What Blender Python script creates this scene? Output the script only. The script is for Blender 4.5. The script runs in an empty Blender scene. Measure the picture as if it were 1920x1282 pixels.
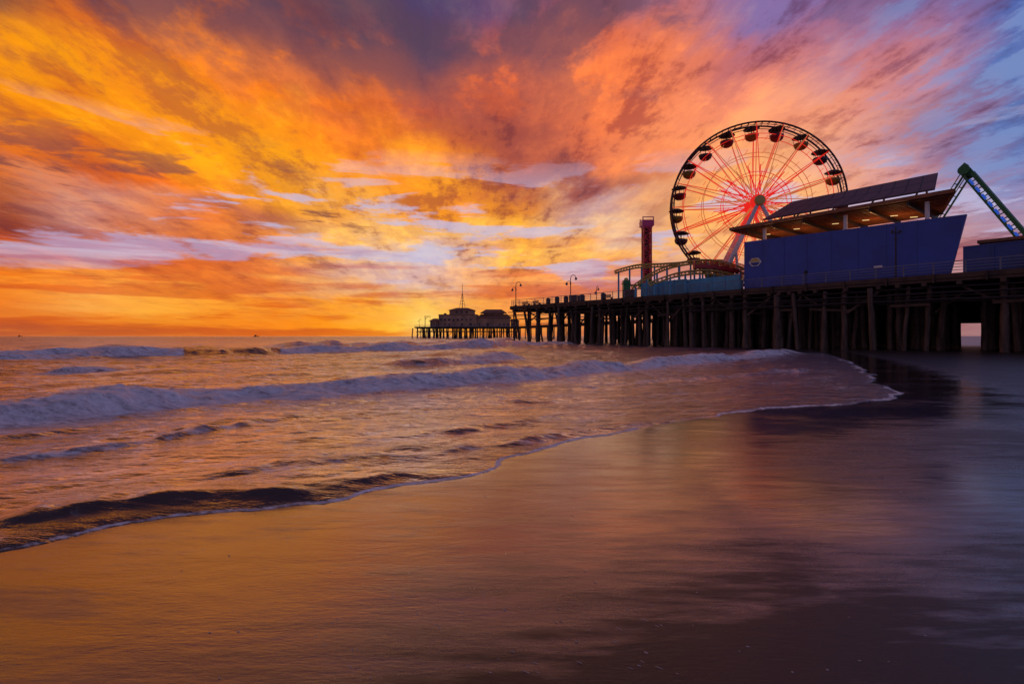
import bpy, math, random
import numpy as np
from mathutils import Vector, Matrix
random.seed(7); RNG=np.random.RandomState(11)
sc=bpy.context.scene
F=960.0; CH=1.5
# ------------------------------------------------------------------ camera
cam=bpy.data.cameras.new("camera"); co=bpy.data.objects.new("camera",cam)
sc.collection.objects.link(co); co.location=(0,0,CH); co.rotation_euler=(math.radians(90),0,0)
cam.lens=18; cam.sensor_width=36; cam.shift_y=-11/1920; cam.clip_start=0.05; cam.clip_end=60000
sc.camera=co
sc.view_settings.view_transform='Standard'; sc.view_settings.look='None'
sc.view_settings.exposure=0; sc.view_settings.gamma=1
def lin(c):
    c=c/255.0
    return c/12.92 if c<=0.04045 else ((c+0.055)/1.055)**2.4
def L3(c): return (lin(c[0]),lin(c[1]),lin(c[2]),1)
# ------------------------------------------------------------------ node helper
class NT:
    def __init__(s,nt): s.nt=nt; s.n=nt.nodes; s.l=nt.links
    def new(s,t,**k):
        n=s.n.new(t)
        for a,b in k.items(): setattr(n,a,b)
        return n
    def put(s,sock,v):
        if isinstance(v,bpy.types.NodeSocket): s.l.new(v,sock)
        elif v is not None: sock.default_value=v
    def m(s,op,a,b=None,c=None,clamp=False):
        n=s.new('ShaderNodeMath',operation=op); n.use_clamp=clamp
        s.put(n.inputs[0],a)
        if b is not None: s.put(n.inputs[1],b)
        if c is not None: s.put(n.inputs[2],c)
        return n.outputs[0]
    def mr(s,v,a,b,c=0.0,d=1.0,smooth=False):
        n=s.new('ShaderNodeMapRange'); n.clamp=True
        if smooth: n.interpolation_type='SMOOTHSTEP'
        s.put(n.inputs[0],v)
        for i,x in zip((1,2,3,4),(a,b,c,d)): s.put(n.inputs[i],x)
        return n.outputs[0]
    def xyz(s,x,y,z):
        n=s.new('ShaderNodeCombineXYZ')
        for i,v in enumerate((x,y,z)): s.put(n.inputs[i],v)
        return n.outputs[0]
    def noise(s,vec,scale=1.0,detail=4.0,rough=0.5,dist=0.0,color=False):
        n=s.new('ShaderNodeTexNoise'); n.noise_dimensions='3D'
        if vec is not None: s.put(n.inputs['Vector'],vec)
        n.inputs['Scale'].default_value=scale; n.inputs['Detail'].default_value=detail
        n.inputs['Roughness'].default_value=rough; n.inputs['Distortion'].default_value=dist
        return n.outputs['Color'] if color else n.outputs[0]
    def mix(s,f,a,b,bt='MIX'):
        n=s.new('ShaderNodeMix'); n.data_type='RGBA'; n.blend_type=bt; n.clamp_factor=True
        s.put(n.inputs[0],f); s.put(n.inputs[6],a); s.put(n.inputs[7],b)
        return n.outputs[2]
    def mapping(s,vec,scale=(1,1,1),rot=(0,0,0),loc=(0,0,0)):
        n=s.new('ShaderNodeMapping'); s.put(n.inputs[0],vec)
        n.inputs[1].default_value=loc; n.inputs[2].default_value=rot; n.inputs[3].default_value=scale
        return n.outputs[0]
# ------------------------------------------------------------------ sky
GX=[0,160,320,480,640,800,960,1120,1280,1440,1600,1760,1920]
GY=[0,80,160,240,320,400,460,520,570,610,630]
G=[
[(100,66,74),(120,70,70),(130,74,74),(100,64,80),(86,62,84),(80,66,106),(106,74,112),(175,94,94),(140,112,168),(118,112,182),(156,108,145),(118,102,156),(80,94,164)],
[(245,140,28),(220,108,36),(235,114,44),(155,76,62),(130,70,75),(90,62,94),(180,88,80),(248,120,72),(220,114,88),(188,106,116),(194,112,124),(150,110,156),(86,115,184)],
[(255,160,8),(255,160,14),(255,142,22),(252,124,30),(215,98,46),(176,80,62),(240,108,56),(255,132,74),(255,144,98),(228,130,112),(228,138,122),(196,136,154),(92,114,176)],
[(245,120,20),(215,95,34),(255,168,20),(255,162,24),(255,132,30),(190,82,58),(155,74,70),(250,124,74),(255,150,98),(252,162,114),(240,158,134),(150,108,138),(95,112,170)],
[(205,108,56),(195,86,46),(240,112,30),(255,168,22),(255,160,34),(255,146,40),(180,86,64),(150,80,80),(255,160,98),(255,174,112),(240,162,142),(160,138,172),(136,142,196)],
[(145,72,58),(195,160,172),(215,120,80),(160,80,70),(255,192,112),(255,162,30),(255,160,40),(208,184,204),(255,174,90),(255,192,120),(246,166,126),(194,138,140),(174,142,168)],
[(195,86,38),(205,94,46),(225,110,46),(240,134,54),(252,178,88),(214,190,196),(255,188,74),(252,175,90),(252,186,112),(250,174,116),(230,157,128),(205,146,136),(182,134,146)],
[(250,140,36),(250,150,56),(236,132,56),(248,150,64),(206,160,160),(220,176,168),(248,154,82),(236,156,112),(222,166,146),(210,156,146),(204,150,144),(192,144,144),(182,132,144)],
[(235,122,42),(250,168,76),(255,172,56),(246,146,46),(250,160,56),(252,180,76),(242,148,78),(224,144,100),(210,145,122),(200,138,132),(190,138,132),(180,132,132),(170,127,132)],
[(228,120,42),(236,126,38),(240,138,36),(246,130,30),(252,150,28),(255,212,76),(248,152,52),(222,138,86),(208,138,112),(198,138,122),(185,132,125),(175,127,125),(165,122,125)],
[(196,100,54),(204,104,48),(212,106,42),(222,110,36),(232,122,34),(252,164,42),(226,126,58),(210,126,84),(198,128,106),(185,128,116),(180,126,120),(170,121,120),(160,116,120)],
]
GA=np.array(G,float)
def photo_col(px,py):
    px=min(max(px,0),1919.9); py=min(max(py,0),629.9)
    i=max(k for k in range(len(GX)-1) if GX[k]<=px); j=max(k for k in range(len(GY)-1) if GY[k]<=py)
    a=(px-GX[i])/(GX[i+1]-GX[i]); b=(py-GY[j])/(GY[j+1]-GY[j])
    return (GA[j,i]*(1-a)+GA[j,i+1]*a)*(1-b)+(GA[j+1,i]*(1-a)+GA[j+1,i+1]*a)*b
TROWS=[0.0,0.02,0.05,0.085,0.12,0.165,0.21,0.265,0.32,0.38,0.44,0.51,0.58,0.66,1.2]
def back_col(t):
    a=min(t/0.6,1); return np.array([142,128,154])*(1-a)+np.array([66,70,108])*a
def row_stops(t):
    st=[]
    for d in range(-45,46,5):
        az=math.radians(d)
        c=photo_col(960+960*math.tan(az),630-960*t/math.cos(az))
        if t>0.7: c=c*0.25+np.array([70,60,88])*0.75
        st.append((d,c))
    l=st[0][1]; r=st[-1][1]; b=back_col(t)
    st=[(-180,b),(-115,b),(-75,l*0.6+b*0.4)]+st+[(75,r*0.5+b*0.5),(115,b),(180,b)]
    return st
world=bpy.data.worlds.new("World"); sc.world=world; world.use_nodes=True
W=NT(world.node_tree); W.n.clear()
tc=W.new('ShaderNodeTexCoord'); sp=W.new('ShaderNodeSeparateXYZ'); W.l.new(tc.outputs['Generated'],sp.inputs[0])
x,y,z=sp.outputs
az=W.m('ARCTAN2',x,y)
hz=W.m('SQRT',W.m('ADD',W.m('MULTIPLY',x,x),W.m('MULTIPLY',y,y)))
zc=W.m('MAXIMUM',z,0.0)
t=W.m('DIVIDE',zc,W.m('MAXIMUM',hz,0.02)); t=W.m('MINIMUM',t,3.0)
den=W.m('ADD',zc,0.10)
sa=math.radians(-5)
cx=W.m('DIVIDE',W.m('SUBTRACT',W.m('MULTIPLY',x,math.cos(sa)),W.m('MULTIPLY',y,math.sin(sa))),den)
cy=W.m('DIVIDE',W.m('ADD',W.m('MULTIPLY',x,math.sin(sa)),W.m('MULTIPLY',y,math.cos(sa))),den)
vs=W.xyz(W.m('MULTIPLY',cx,1.5),W.m('MULTIPLY',cy,0.7),0.0)
wn=W.noise(vs,1.5,10.0,0.60,0.1,color=True)
ws=W.new('ShaderNodeSeparateXYZ'); W.l.new(wn,ws.inputs[0])
amp=W.mr(t,0.0,0.35,0.10,1.0)
az2=W.m('ADD',az,W.m('MULTIPLY',W.m('SUBTRACT',ws.outputs[0],0.5),W.m('MULTIPLY',amp,0.32)))
t2=W.m('ADD',t,W.m('MULTIPLY',W.m('SUBTRACT',ws.outputs[1],0.5),W.m('MULTIPLY',amp,0.34)))
hb=W.noise(W.xyz(W.m('MULTIPLY',az,2.6),W.m('MULTIPLY',t,30.0),3.0),1.0,7.0,0.58,0.3)
low=W.mr(t,0.05,0.28,1.0,0.0,True)
t2=W.m('ADD',t2,W.m('MULTIPLY',W.m('SUBTRACT',hb,0.5),W.m('MULTIPLY',low,0.075)))
t2=W.m('MAXIMUM',t2,0.0)
azn=W.m('DIVIDE',W.m('ADD',az2,math.pi),2*math.pi)
col=None
for i,tt in enumerate(TROWS):
    r=W.new('ShaderNodeValToRGB'); cr=r.color_ramp; cr.interpolation='LINEAR'
    st=row_stops(tt)
    while len(cr.elements)<len(st): cr.elements.new(0.5)
    for k,(d,c) in enumerate(st):
        cr.elements[k].position=min(1.0,(d+180)/360.0) if k else 0.0
    for k,(d,c) in enumerate(st): cr.elements[k].color=L3(c)
    W.l.new(azn,r.inputs[0])
    if col is None: col=r.outputs[0]
    else:
        f=W.mr(t2,TROWS[i-1],tt,smooth=True); col=W.mix(f,col,r.outputs[0])
# cloud detail : streaks + puffs + fine brushed filaments
n3=W.noise(W.xyz(W.m('MULTIPLY',cx,3.0),W.m('MULTIPLY',cy,0.95),5.0),1.0,12.0,0.66,0.15)
n5=W.noise(W.xyz(W.m('MULTIPLY',cx,4.8),W.m('MULTIPLY',cy,3.4),15.0),1.0,10.0,0.70,0.1)
n7=W.noise(W.xyz(W.m('MULTIPLY',cx,15.0),W.m('MULTIPLY',cy,2.4),41.0),1.0,5.0,0.6,0.2)
nn=W.m('ADD',W.m('ADD',W.m('MULTIPLY',n3,0.52),W.m('MULTIPLY',n5,0.40)),W.m('MULTIPLY',n7,0.08))
strg=W.mr(t,0.03,0.16,0.15,1.0)
haze=W.m('MULTIPLY',W.mr(az,0.12,0.3),W.m('MULTIPLY',W.mr(az,0.62,0.5),W.mr(t,0.42,0.3)))
strg=W.m('MULTIPLY',strg,W.mr(haze,0,1,1.0,0.45))
dk=W.m('MULTIPLY',W.mr(nn,0.49,0.41,smooth=True),strg)
dk=W.m('MULTIPLY',dk,W.mr(az,-0.7,0.0,0.62,0.88))
col=W.mix(dk,col,W.mix(0.32,W.mix(1.0,col,(0.66,0.44,0.54,1),'MULTIPLY'),(0.13,0.058,0.080,1)))
br=W.m('MULTIPLY',W.mr(nn,0.49,0.58,smooth=True),W.m('MULTIPLY',strg,W.mr(az,0.45,0.7,1.0,0.35)))
col=W.mix(br,col,W.mix(1.0,col,(1.30,1.36,1.06,1),'MULTIPLY'))
n6=W.noise(W.xyz(W.m('MULTIPLY',cx,2.2),W.m('MULTIPLY',cy,1.7),22.0),1.0,9.0,0.62,0.2)
hi=W.mr(t,0.38,0.55)
pm=W.m('MULTIPLY',W.mr(n6,0.45,0.54,smooth=True),W.m('MULTIPLY',hi,0.68))
col=W.mix(pm,col,W.mix(W.mr(az,0.2,0.6),(0.095,0.058,0.100,1),(0.18,0.12,0.28,1)))
hg=W.noise(W.xyz(W.m('MULTIPLY',az,3.2),W.m('MULTIPLY',t,17.0),31.0),1.0,8.0,0.62,0.25)
gm=W.m('MULTIPLY',W.mr(t,0.08,0.13),W.mr(t,0.36,0.24))
gm=W.m('MULTIPLY',gm,W.mr(hg,0.52,0.59,smooth=True))
col=W.mix(W.m('MULTIPLY',gm,0.70),col,(0.54,0.52,0.74,1))
gd=W.m('MULTIPLY',W.m('MULTIPLY',W.mr(t,0.12,0.18),W.mr(t,0.36,0.26)),W.mr(hg,0.44,0.38,smooth=True))
gd=W.m('MULTIPLY',gd,W.mr(az,-0.1,-0.35))
col=W.mix(W.m('MULTIPLY',gd,0.78),col,(0.22,0.065,0.06,1))
gm2=W.m('MULTIPLY',W.mr(az,0.50,0.74),W.m('MULTIPLY',W.mr(t,0.14,0.24),W.mr(nn,0.485,0.54,smooth=True)))
col=W.mix(W.m('MULTIPLY',gm2,0.68),col,(0.20,0.29,0.58,1))
bd=W.m('MULTIPLY',W.mr(hb,0.52,0.42,smooth=True),W.m('MULTIPLY',low,0.85))
bd=W.m('MULTIPLY',bd,W.mr(t,0.0,0.03,0.3,1.0))
col=W.mix(bd,col,W.mix(1.0,col,(0.76,0.42,0.55,1),'MULTIPLY'))
SUNAZ=math.radians(-9.5)
sd_=W.new('ShaderNodeVectorMath',operation='DOT_PRODUCT'); W.l.new(tc.outputs['Generated'],sd_.inputs[0])
sd_.inputs[1].default_value=(math.sin(SUNAZ)*math.cos(0.02),math.cos(SUNAZ)*math.cos(0.02),math.sin(0.02))
g=W.m('POWER',W.m('MAXIMUM',sd_.outputs['Value'],0.0),1600.0)
col=W.mix(W.m('MULTIPLY',g,0.6),col,(1.0,0.74,0.22,1))
sk=W.new('ShaderNodeTexSky'); sk.sky_type='NISHITA'; sk.sun_disc=False
sk.sun_elevation=math.radians(1.2); sk.sun_rotation=SUNAZ
b1=W.new('ShaderNodeBackground'); W.l.new(col,b1.inputs[0]); b1.inputs[1].default_value=1.0
b2=W.new('ShaderNodeBackground'); W.l.new(sk.outputs[0],b2.inputs[0]); b2.inputs[1].default_value=0.0008
ad=W.new('ShaderNodeAddShader'); W.l.new(b1.outputs[0],ad.inputs[0]); W.l.new(b2.outputs[0],ad.inputs[1])
wo=W.new('ShaderNodeOutputWorld'); W.l.new(ad.outputs[0],wo.inputs[0])
# sun lamp: already behind cloud at the horizon, so very weak and diffuse
sl=bpy.data.lights.new("sun","SUN"); sl.energy=0.07; sl.angle=math.radians(60.0); sl.color=(1.0,0.55,0.25)
so=bpy.data.objects.new("sun",sl); sc.collection.objects.link(so)
sdir=Vector((math.sin(SUNAZ),math.cos(SUNAZ),math.tan(math.radians(6.0))))
so.rotation_euler=sdir.to_track_quat('Z','Y').to_euler(); so.location=(0,0,60)
# ------------------------------------------------------------------ materials
def mat(name,colr,rough=0.7,metal=0.0,var=0.25,scale=3.0,bump=0.15,emit=None,estr=0.0,stretch=(1,1,1)):
    m=bpy.data.materials.new(name); m.use_nodes=True; T=NT(m.node_tree)
    b=T.n['Principled BSDF']
    c=T.new('ShaderNodeTexCoord'); v=T.mapping(c.outputs['Object'],scale=stretch)
    n=T.noise(v,scale,5.0,0.6)
    d=tuple(q*(1-var) for q in colr)+(1,); l=tuple(min(1,q*(1+var)) for q in colr)+(1,)
    T.l.new(T.mix(T.mr(n,0.3,0.7),d,l),b.inputs['Base Color'])
    T.put(b.inputs['Roughness'],T.mr(n,0.3,0.7,max(0,rough-0.1),min(1,rough+0.1)))
    b.inputs['Metallic'].default_value=metal
    if bump:
        bn=T.new('ShaderNodeBump'); bn.inputs['Strength'].default_value=bump; bn.inputs['Distance'].default_value=0.05
        T.l.new(T.noise(v,scale*4,4.0,0.6),bn.inputs['Height']); T.l.new(bn.outputs[0],b.inputs['Normal'])
    if emit:
        b.inputs['Emission Color'].default_value=tuple(emit)+(1,); b.inputs['Emission Strength'].default_value=estr
    return m
M={}
M['pile']=mat('weathered_pile_wood',(0.105,0.068,0.050),0.8,var=0.7,scale=1.2,bump=0.5,stretch=(3,3,0.5))
M['wood']=mat('pier_timber',(0.085,0.050,0.034),0.75,var=0.6,scale=1.0,bump=0.3)
M['deck']=mat('deck_planks',(0.09,0.065,0.05),0.8,var=0.4,scale=1.0)
M['rail']=mat('painted_rail',(0.20,0.21,0.30),0.5,scale=2,bump=0.0)
M['blue']=mat('blue_stucco',(0.050,0.095,0.42),0.55,var=0.25,scale=0.35,bump=0.1)
M['blue2']=mat('dull_blue_paint',(0.045,0.085,0.29),0.6,var=0.2,scale=0.8,bump=0.1)
M['teal']=mat('light_blue_paint',(0.10,0.40,0.60),0.55,var=0.25,scale=0.9,bump=0.05)
M['roof']=mat('brown_roof_steel',(0.32,0.12,0.05),0.6,var=0.3,scale=1.0)
M['white']=mat('white_paint',(0.86,0.80,0.78),0.5,var=0.1,scale=1.0,bump=0.05)
M['dark']=mat('dark_steel',(0.03,0.022,0.022),0.5,var=0.3,bump=0.0)
M['canopy']=mat('gondola_canopy',(0.035,0.014,0.014),0.45,bump=0.0)
M['rim']=mat('rim_steel',(0.08,0.012,0.012),0.45,bump=0.0)
M['spoke']=mat('lit_red_spoke',(0.50,0.02,0.015),0.4,bump=0.0,emit=(1.0,0.025,0.015),estr=0.60)
M['spoke2']=mat('lit_orange_spoke',(0.70,0.34,0.12),0.4,bump=0.0,emit=(1.0,0.30,0.10),estr=0.35)
M['gold']=mat('yellow_paint',(0.70,0.50,0.12),0.45,var=0.15,bump=0.0)
M['tubgold']=mat('gondola_yellow',(0.32,0.18,0.02),0.45,var=0.15,bump=0.0)
M['tubred']=mat('gondola_red',(0.22,0.012,0.015),0.4,var=0.15,bump=0.0)
M['tubdark']=mat('gondola_dark',(0.07,0.03,0.04),0.4,var=0.15,bump=0.0)
M['red']=mat('red_paint',(0.50,0.03,0.03),0.4,var=0.15,bump=0.0)
M['green']=mat('green_paint',(0.035,0.20,0.06),0.45,var=0.2,bump=0.0)
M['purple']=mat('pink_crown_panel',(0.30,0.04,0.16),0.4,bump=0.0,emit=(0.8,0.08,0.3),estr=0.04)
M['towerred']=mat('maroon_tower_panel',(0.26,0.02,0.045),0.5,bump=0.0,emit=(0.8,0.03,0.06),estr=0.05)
M['led']=mat('blue_led_strip',(0.02,0.05,0.3),0.4,bump=0.0,emit=(0.03,0.13,0.75),estr=0.5)
M['bulb']=mat('lit_lamp',(0.9,0.8,0.5),0.4,bump=0.0,emit=(1.0,0.74,0.30),estr=1.0)
M['stucco']=mat('tan_stucco',(0.44,0.23,0.14),0.8,var=0.35,scale=0.25)
M['tile']=mat('roof_tiles',(0.24,0.095,0.06),0.75,var=0.3,scale=1.0)
M['window']=mat('dark_window',(0.05,0.035,0.035),0.3,bump=0.0)
m=bpy.data.materials.new('solar_panel'); m.use_nodes=True; T=NT(m.node_tree); b=T.n['Principled BSDF']
uvn=T.new('ShaderNodeUVMap'); bk=T.new('ShaderNodeTexBrick'); bk.offset=0.0
T.l.new(uvn.outputs[0],bk.inputs['Vector']); bk.inputs['Scale'].default_value=1.0
bk.inputs['Color1'].default_value=(0.12,0.055,0.06,1); bk.inputs['Color2'].default_value=(0.15,0.068,0.07,1)
bk.inputs['Mortar'].default_value=(0.015,0.010,0.012,1); bk.inputs['Mortar Size'].default_value=0.08
bk.inputs['Brick Width'].default_value=1.333; bk.inputs['Row Height'].default_value=1.7
T.l.new(bk.outputs[0],b.inputs['Base Color']); b.inputs['Roughness'].default_value=0.5; b.inputs['Specular IOR Level'].default_value=0.25
M['solar']=m
# ------------------------------------------------------------------ mesh builder
class MB:
    def __init__(s): s.v=[]; s.f=[]; s.uv={}
    def add(s,vs,fs):
        o=len(s.v); s.v+= [tuple(p) for p in vs]; s.f+=[tuple(i+o for i in f) for f in fs]
    def hexa(s,p):
        s.add(p,[(3,2,1,0),(4,5,6,7),(0,1,5,4),(1,2,6,5),(2,3,7,6),(3,0,4,7)])
    def box(s,c,sx,sy,sz,ang=0.0):
        ca,sn=math.cos(ang),math.sin(ang); P=[]
        for dz in (-.5,.5):
            for a,b_ in ((-.5,-.5),(.5,-.5),(.5,.5),(-.5,.5)):
                xx,yy=a*sx,b_*sy
                P.append((c[0]+xx*ca-yy*sn,c[1]+xx*sn+yy*ca,c[2]+dz*sz))
        s.hexa(P)
    def beam(s,p,q,w,h,up=(0,0,1)):
        p=Vector(p); q=Vector(q); d=(q-p).normalized(); u=Vector(up)
        if abs(d.dot(u))>0.95: u=Vector((1,0,0))
        r=d.cross(u).normalized(); u=r.cross(d).normalized()
        P=[]
        for e in (p,q):
            for a,b_ in ((-.5,-.5),(.5,-.5),(.5,.5),(-.5,.5)): P.append(e+r*(a*w)+u*(b_*h))
        s.add(P,[(0,1,2,3),(7,6,5,4),(1,0,4,5),(2,1,5,6),(3,2,6,7),(0,3,7,4)])
    def tube(s,p,q,r1,r2=None,n=8,cap=True):
        r2=r1 if r2 is None else r2
        p=Vector(p); q=Vector(q); d=(q-p).normalized(); u=Vector((0,0,1)) if abs(d.z)<0.9 else Vector((1,0,0))
        a=d.cross(u).normalized(); b_=d.cross(a).normalized(); P=[]
        for e,r in ((p,r1),(q,r2)):
            for k in range(n):
                th=2*math.pi*k/n; P.append(e+a*(r*math.cos(th))+b_*(r*math.sin(th)))
        fs=[(k,(k+1)%n,n+(k+1)%n,n+k) for k in range(n)]
        if cap: fs+=[tuple(range(n-1,-1,-1)),tuple(range(n,2*n))]
        s.add(P,fs)
    def path(s,pts,r,n=6):
        for a,b_ in zip(pts[:-1],pts[1:]): s.tube(a,b_,r,n=n)
    def lathe(s,c,prof,n=16):
        P=[];fs=[]
        for r,zz in prof:
            for k in range(n):
                th=2*math.pi*k/n; P.append((c[0]+r*math.cos(th),c[1]+r*math.sin(th),c[2]+zz))
        for i in range(len(prof)-1):
            for k in range(n): fs.append((i*n+k,i*n+(k+1)%n,(i+1)*n+(k+1)%n,(i+1)*n+k))
        s.add(P,fs)
    def build(s,name,material,origin=(0,0,0),parent=None,smooth=False,**tags):
        me=bpy.data.meshes.new(name); o=Vector(origin)
        me.from_pydata([tuple(Vector(p)-o) for p in s.v],[],s.f); me.update()
        me.materials.append(material)
        if smooth:
            for p in me.polygons: p.use_smooth=True
        ob=bpy.data.objects.new(name,me); sc.collection.objects.link(ob)
        if parent: ob.parent=parent
        else: ob.location=o
        for k,v in tags.items(): ob[k]=v
        return ob
def empty(name,loc,parent=None,**tags):
    e=bpy.data.objects.new(name,None); sc.collection.objects.link(e); e.empty_display_size=0.3
    e.location=loc
    if parent: e.parent=parent
    for k,v in tags.items(): e[k]=v
    return e
def copy_thing(root,loc,rotz=0.0):
    n=root.copy(); sc.collection.objects.link(n); n.location=loc; n.rotation_euler=(0,0,rotz)
    def rec(a,b_):
        for c in a.children:
            k=c.copy(); k.parent=b_; sc.collection.objects.link(k); rec(c,k)
    rec(root,n); return n
# ------------------------------------------------------------------ numpy noise
def vnoise(x,y,seed=0):
    xi=np.floor(x).astype(np.int64); yi=np.floor(y).astype(np.int64); fx=x-xi; fy=y-yi
    fx=fx*fx*fx*(fx*(fx*6-15)+10); fy=fy*fy*fy*(fy*(fy*6-15)+10)
    def h(a,b_):
        n=(a*374761393+b_*668265263+seed*1442695041)&0xffffffff
        n=((n^(n>>13))*1274126177)&0xffffffff; n=n^(n>>16)
        return (n&0xffff)/65535.0
    return (h(xi,yi)*(1-fx)+h(xi+1,yi)*fx)*(1-fy)+(h(xi,yi+1)*(1-fx)+h(xi+1,yi+1)*fx)*fy-0.5
def fbm(x,y,o=4,seed=0,g=0.5):
    r=0;a=1
    for k in range(o):
        c_,s_=math.cos(0.6*k),math.sin(0.6*k)
        r=r+a*vnoise((x*c_-y*s_)*(2**k)+k*17.3,(x*s_+y*c_)*(2**k)-k*9.1,seed+k); a*=g
    return r
def gw(px,py):
    Y=F*CH/(py-630.0); return ((px-960)/F*Y,Y)
def chaikin(p,it=2):
    p=[np.array(q,float) for q in p]
    for _ in range(it):
        n=[p[0]]
        for a,b_ in zip(p[:-1],p[1:]): n+=[a*.75+b_*.25,a*.25+b_*.75]
        n.append(p[-1]); p=n
    return np.array(p)
def pdist(X,Y,P):
    best=np.full(X.shape,1e18); side=np.zeros(X.shape); par=np.zeros(X.shape)
    L=np.r_[0,np.cumsum(np.hypot(*(P[1:]-P[:-1]).T))]
    for i in range(len(P)-1):
        a=P[i]; d=P[i+1]-a; l2=d@d
        if l2<1e-12: continue
        tt=np.clip(((X-a[0])*d[0]+(Y-a[1])*d[1])/l2,0,1)
        ex=X-a[0]-tt*d[0]; ey=Y-a[1]-tt*d[1]; q=ex*ex+ey*ey
        mk=q<best; best=np.where(mk,q,best)
        side=np.where(mk,np.sign(d[0]*(Y-a[1])-d[1]*(X-a[0])),side)
        par=np.where(mk,(L[i]+tt*math.sqrt(l2))/L[-1],par)
    return np.sqrt(best),side,par
shore=[(-80,-62),(-30,-18),(-10,-1.5),(-5.5,2.4)]+[gw(*p) for p in [(0,1032),(150,1002),(250,980),(400,962),(550,950),(650,938),(705,915),(800,905),(900,893),(938,884),(958,862),(1010,846),(1100,825),(1200,801),(1290,785),(1400,770),(1500,763),(1600,758),(1665,751),(1690,739),(1668,727),(1630,716),(1640,704),(1610,686),(1580,672),(1545,662)]]+[(35,60),(60,100),(150,210),(1000,1300),(15000,19000)]
SH=chaikin(shore,2)
POLY=np.vstack([SH,[(15000,60000),(-60000,60000),(-60000,-60000)]])
def sdist(X,Y):
    d,_,_=pdist(X,Y,SH)
    ins=np.zeros(X.shape,bool)
    n=len(POLY)
    for i in range(n):
        a=POLY[i]; b_=POLY[(i+1)%n]
        if a[1]==b_[1]: continue
        c=((a[1]>Y)!=(b_[1]>Y))&(X<(b_[0]-a[0])*(Y-a[1])/(b_[1]-a[1])+a[0]); ins^=c
    s=np.where(ins,d,-d)
    r=np.hypot(X,Y)
    return s+fbm(X*1.1,Y*1.1,5,3)*0.24*np.clip(r/9,0.5,1.6)
def grid_mesh(name,Xg,Yg,Zg,keep,material,attrs={},wrap=False):
    nr,na=Xg.shape; idx=-np.ones(nr*na,np.int64)
    i=np.arange(nr-1)[:,None]; j=np.arange(na if wrap else na-1)[None,:]; j2=(j+1)%na
    q=np.stack([(i*na+j),(i*na+j2),((i+1)*na+j2),((i+1)*na+j)],-1).reshape(-1,4)
    kf=keep.reshape(-1); q=q[kf[q].any(1)]
    used=np.unique(q); idx[used]=np.arange(len(used)); q=idx[q]
    V=np.stack([Xg.reshape(-1),Yg.reshape(-1),Zg.reshape(-1)],-1)[used]
    me=bpy.data.meshes.new(name); me.vertices.add(len(V)); me.vertices.foreach_set('co',V.astype(np.float32).reshape(-1))
    me.loops.add(len(q)*4); me.loops.foreach_set('vertex_index',q[:,::-1].astype(np.int32).reshape(-1))
    me.polygons.add(len(q)); me.polygons.foreach_set('loop_start',(np.arange(len(q))*4).astype(np.int32))
    me.polygons.foreach_set('loop_total',np.full(len(q),4,np.int32))
    me.polygons.foreach_set('use_smooth',np.ones(len(q),bool))
    me.update(); me.validate()
    for k,a in attrs.items():
        at=me.attributes.new(k,'FLOAT','POINT'); at.data.foreach_set('value',a.reshape(-1)[used].astype(np.float32))
    me.materials.append(material)
    ob=bpy.data.objects.new(name,me); sc.collection.objects.link(ob); return ob
# ------------------------------------------------------------------ sand
m=bpy.data.materials.new('wet_sand'); m.use_nodes=True; T=NT(m.node_tree); b=T.n['Principled BSDF']
c=T.new('ShaderNodeTexCoord'); O=c.outputs['Object']
wa=T.new('ShaderNodeAttribute'); wa.attribute_name='wet'; wet=wa.outputs['Fac']
n1=T.noise(T.mapping(O,scale=(0.35,0.9,1),rot=(0,0,0.75)),1.0,6,0.6,0.4)
n1b=T.noise(T.mapping(O,scale=(0.8,5.0,1),rot=(0,0,0.55)),1.6,6,0.68,0.3)
n2=T.noise(O,60,4,0.7)
wetn=T.m('ADD',wet,T.m('ADD',T.m('MULTIPLY',T.m('SUBTRACT',n1,0.5),1.8),T.m('MULTIPLY',T.m('SUBTRACT',n1b,0.5),1.8)),clamp=True)
T.l.new(T.mix(wetn,(0.036,0.028,0.023,1),(0.034,0.025,0.020,1)),b.inputs['Base Color'])
rg=T.m('ADD',T.mr(wetn,0.0,1.0,0.34,0.075),T.mr(n2,0.3,0.7,-0.02,0.04))
T.put(b.inputs['Roughness'],rg); T.put(b.inputs['IOR'],T.mr(wetn,0,1,1.38,3.6))
h1=T.noise(T.mapping(O,scale=(1.0,3.0,1),rot=(0,0,-0.5)),0.9,5,0.55,0.3)
h2=T.noise(T.mapping(O,scale=(1,3.5,1),rot=(0,0,0.5)),13,5,0.7,0.3)
h3=T.noise(O,260,2,0.6)
hh=T.m('ADD',T.m('MULTIPLY',h1,0.009),T.m('ADD',T.m('MULTIPLY',h2,T.mr(wetn,0,1,0.0034,0.0014)),T.m('MULTIPLY',h3,T.mr(wetn,0,1,0.0018,0.0004))))
bn=T.new('ShaderNodeBump'); bn.inputs['Strength'].default_value=0.8; bn.inputs['Distance'].default_value=1.0
T.l.new(hh,bn.inputs['Height']); T.l.new(bn.outputs[0],b.inputs['Normal'])
SAND=m
R=np.r_[0.05,np.geomspace(0.6,60,260),np.geomspace(62,40000,110)]
A=np.radians(np.arange(0,360,0.75))
Rg,Ag=np.meshgrid(R,A,indexing='ij'); X=Rg*np.sin(Ag); Y=Rg*np.cos(Ag)
S=sdist(X,Y)
Z=np.where(S>0,-np.minimum(0.05*S+0.0,12.0)-0.004,0.0)
Z=Z+np.where(S<0,1,0)*np.clip(-S/6,0,1)*fbm(X*0.5,Y*0.5,3,40)*0.018
Z=Z+np.clip((-S-25)/60,0,1)*0.8
wet=np.clip(1.0-(-S-1.7)/1.5,-0.25,1)
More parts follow.
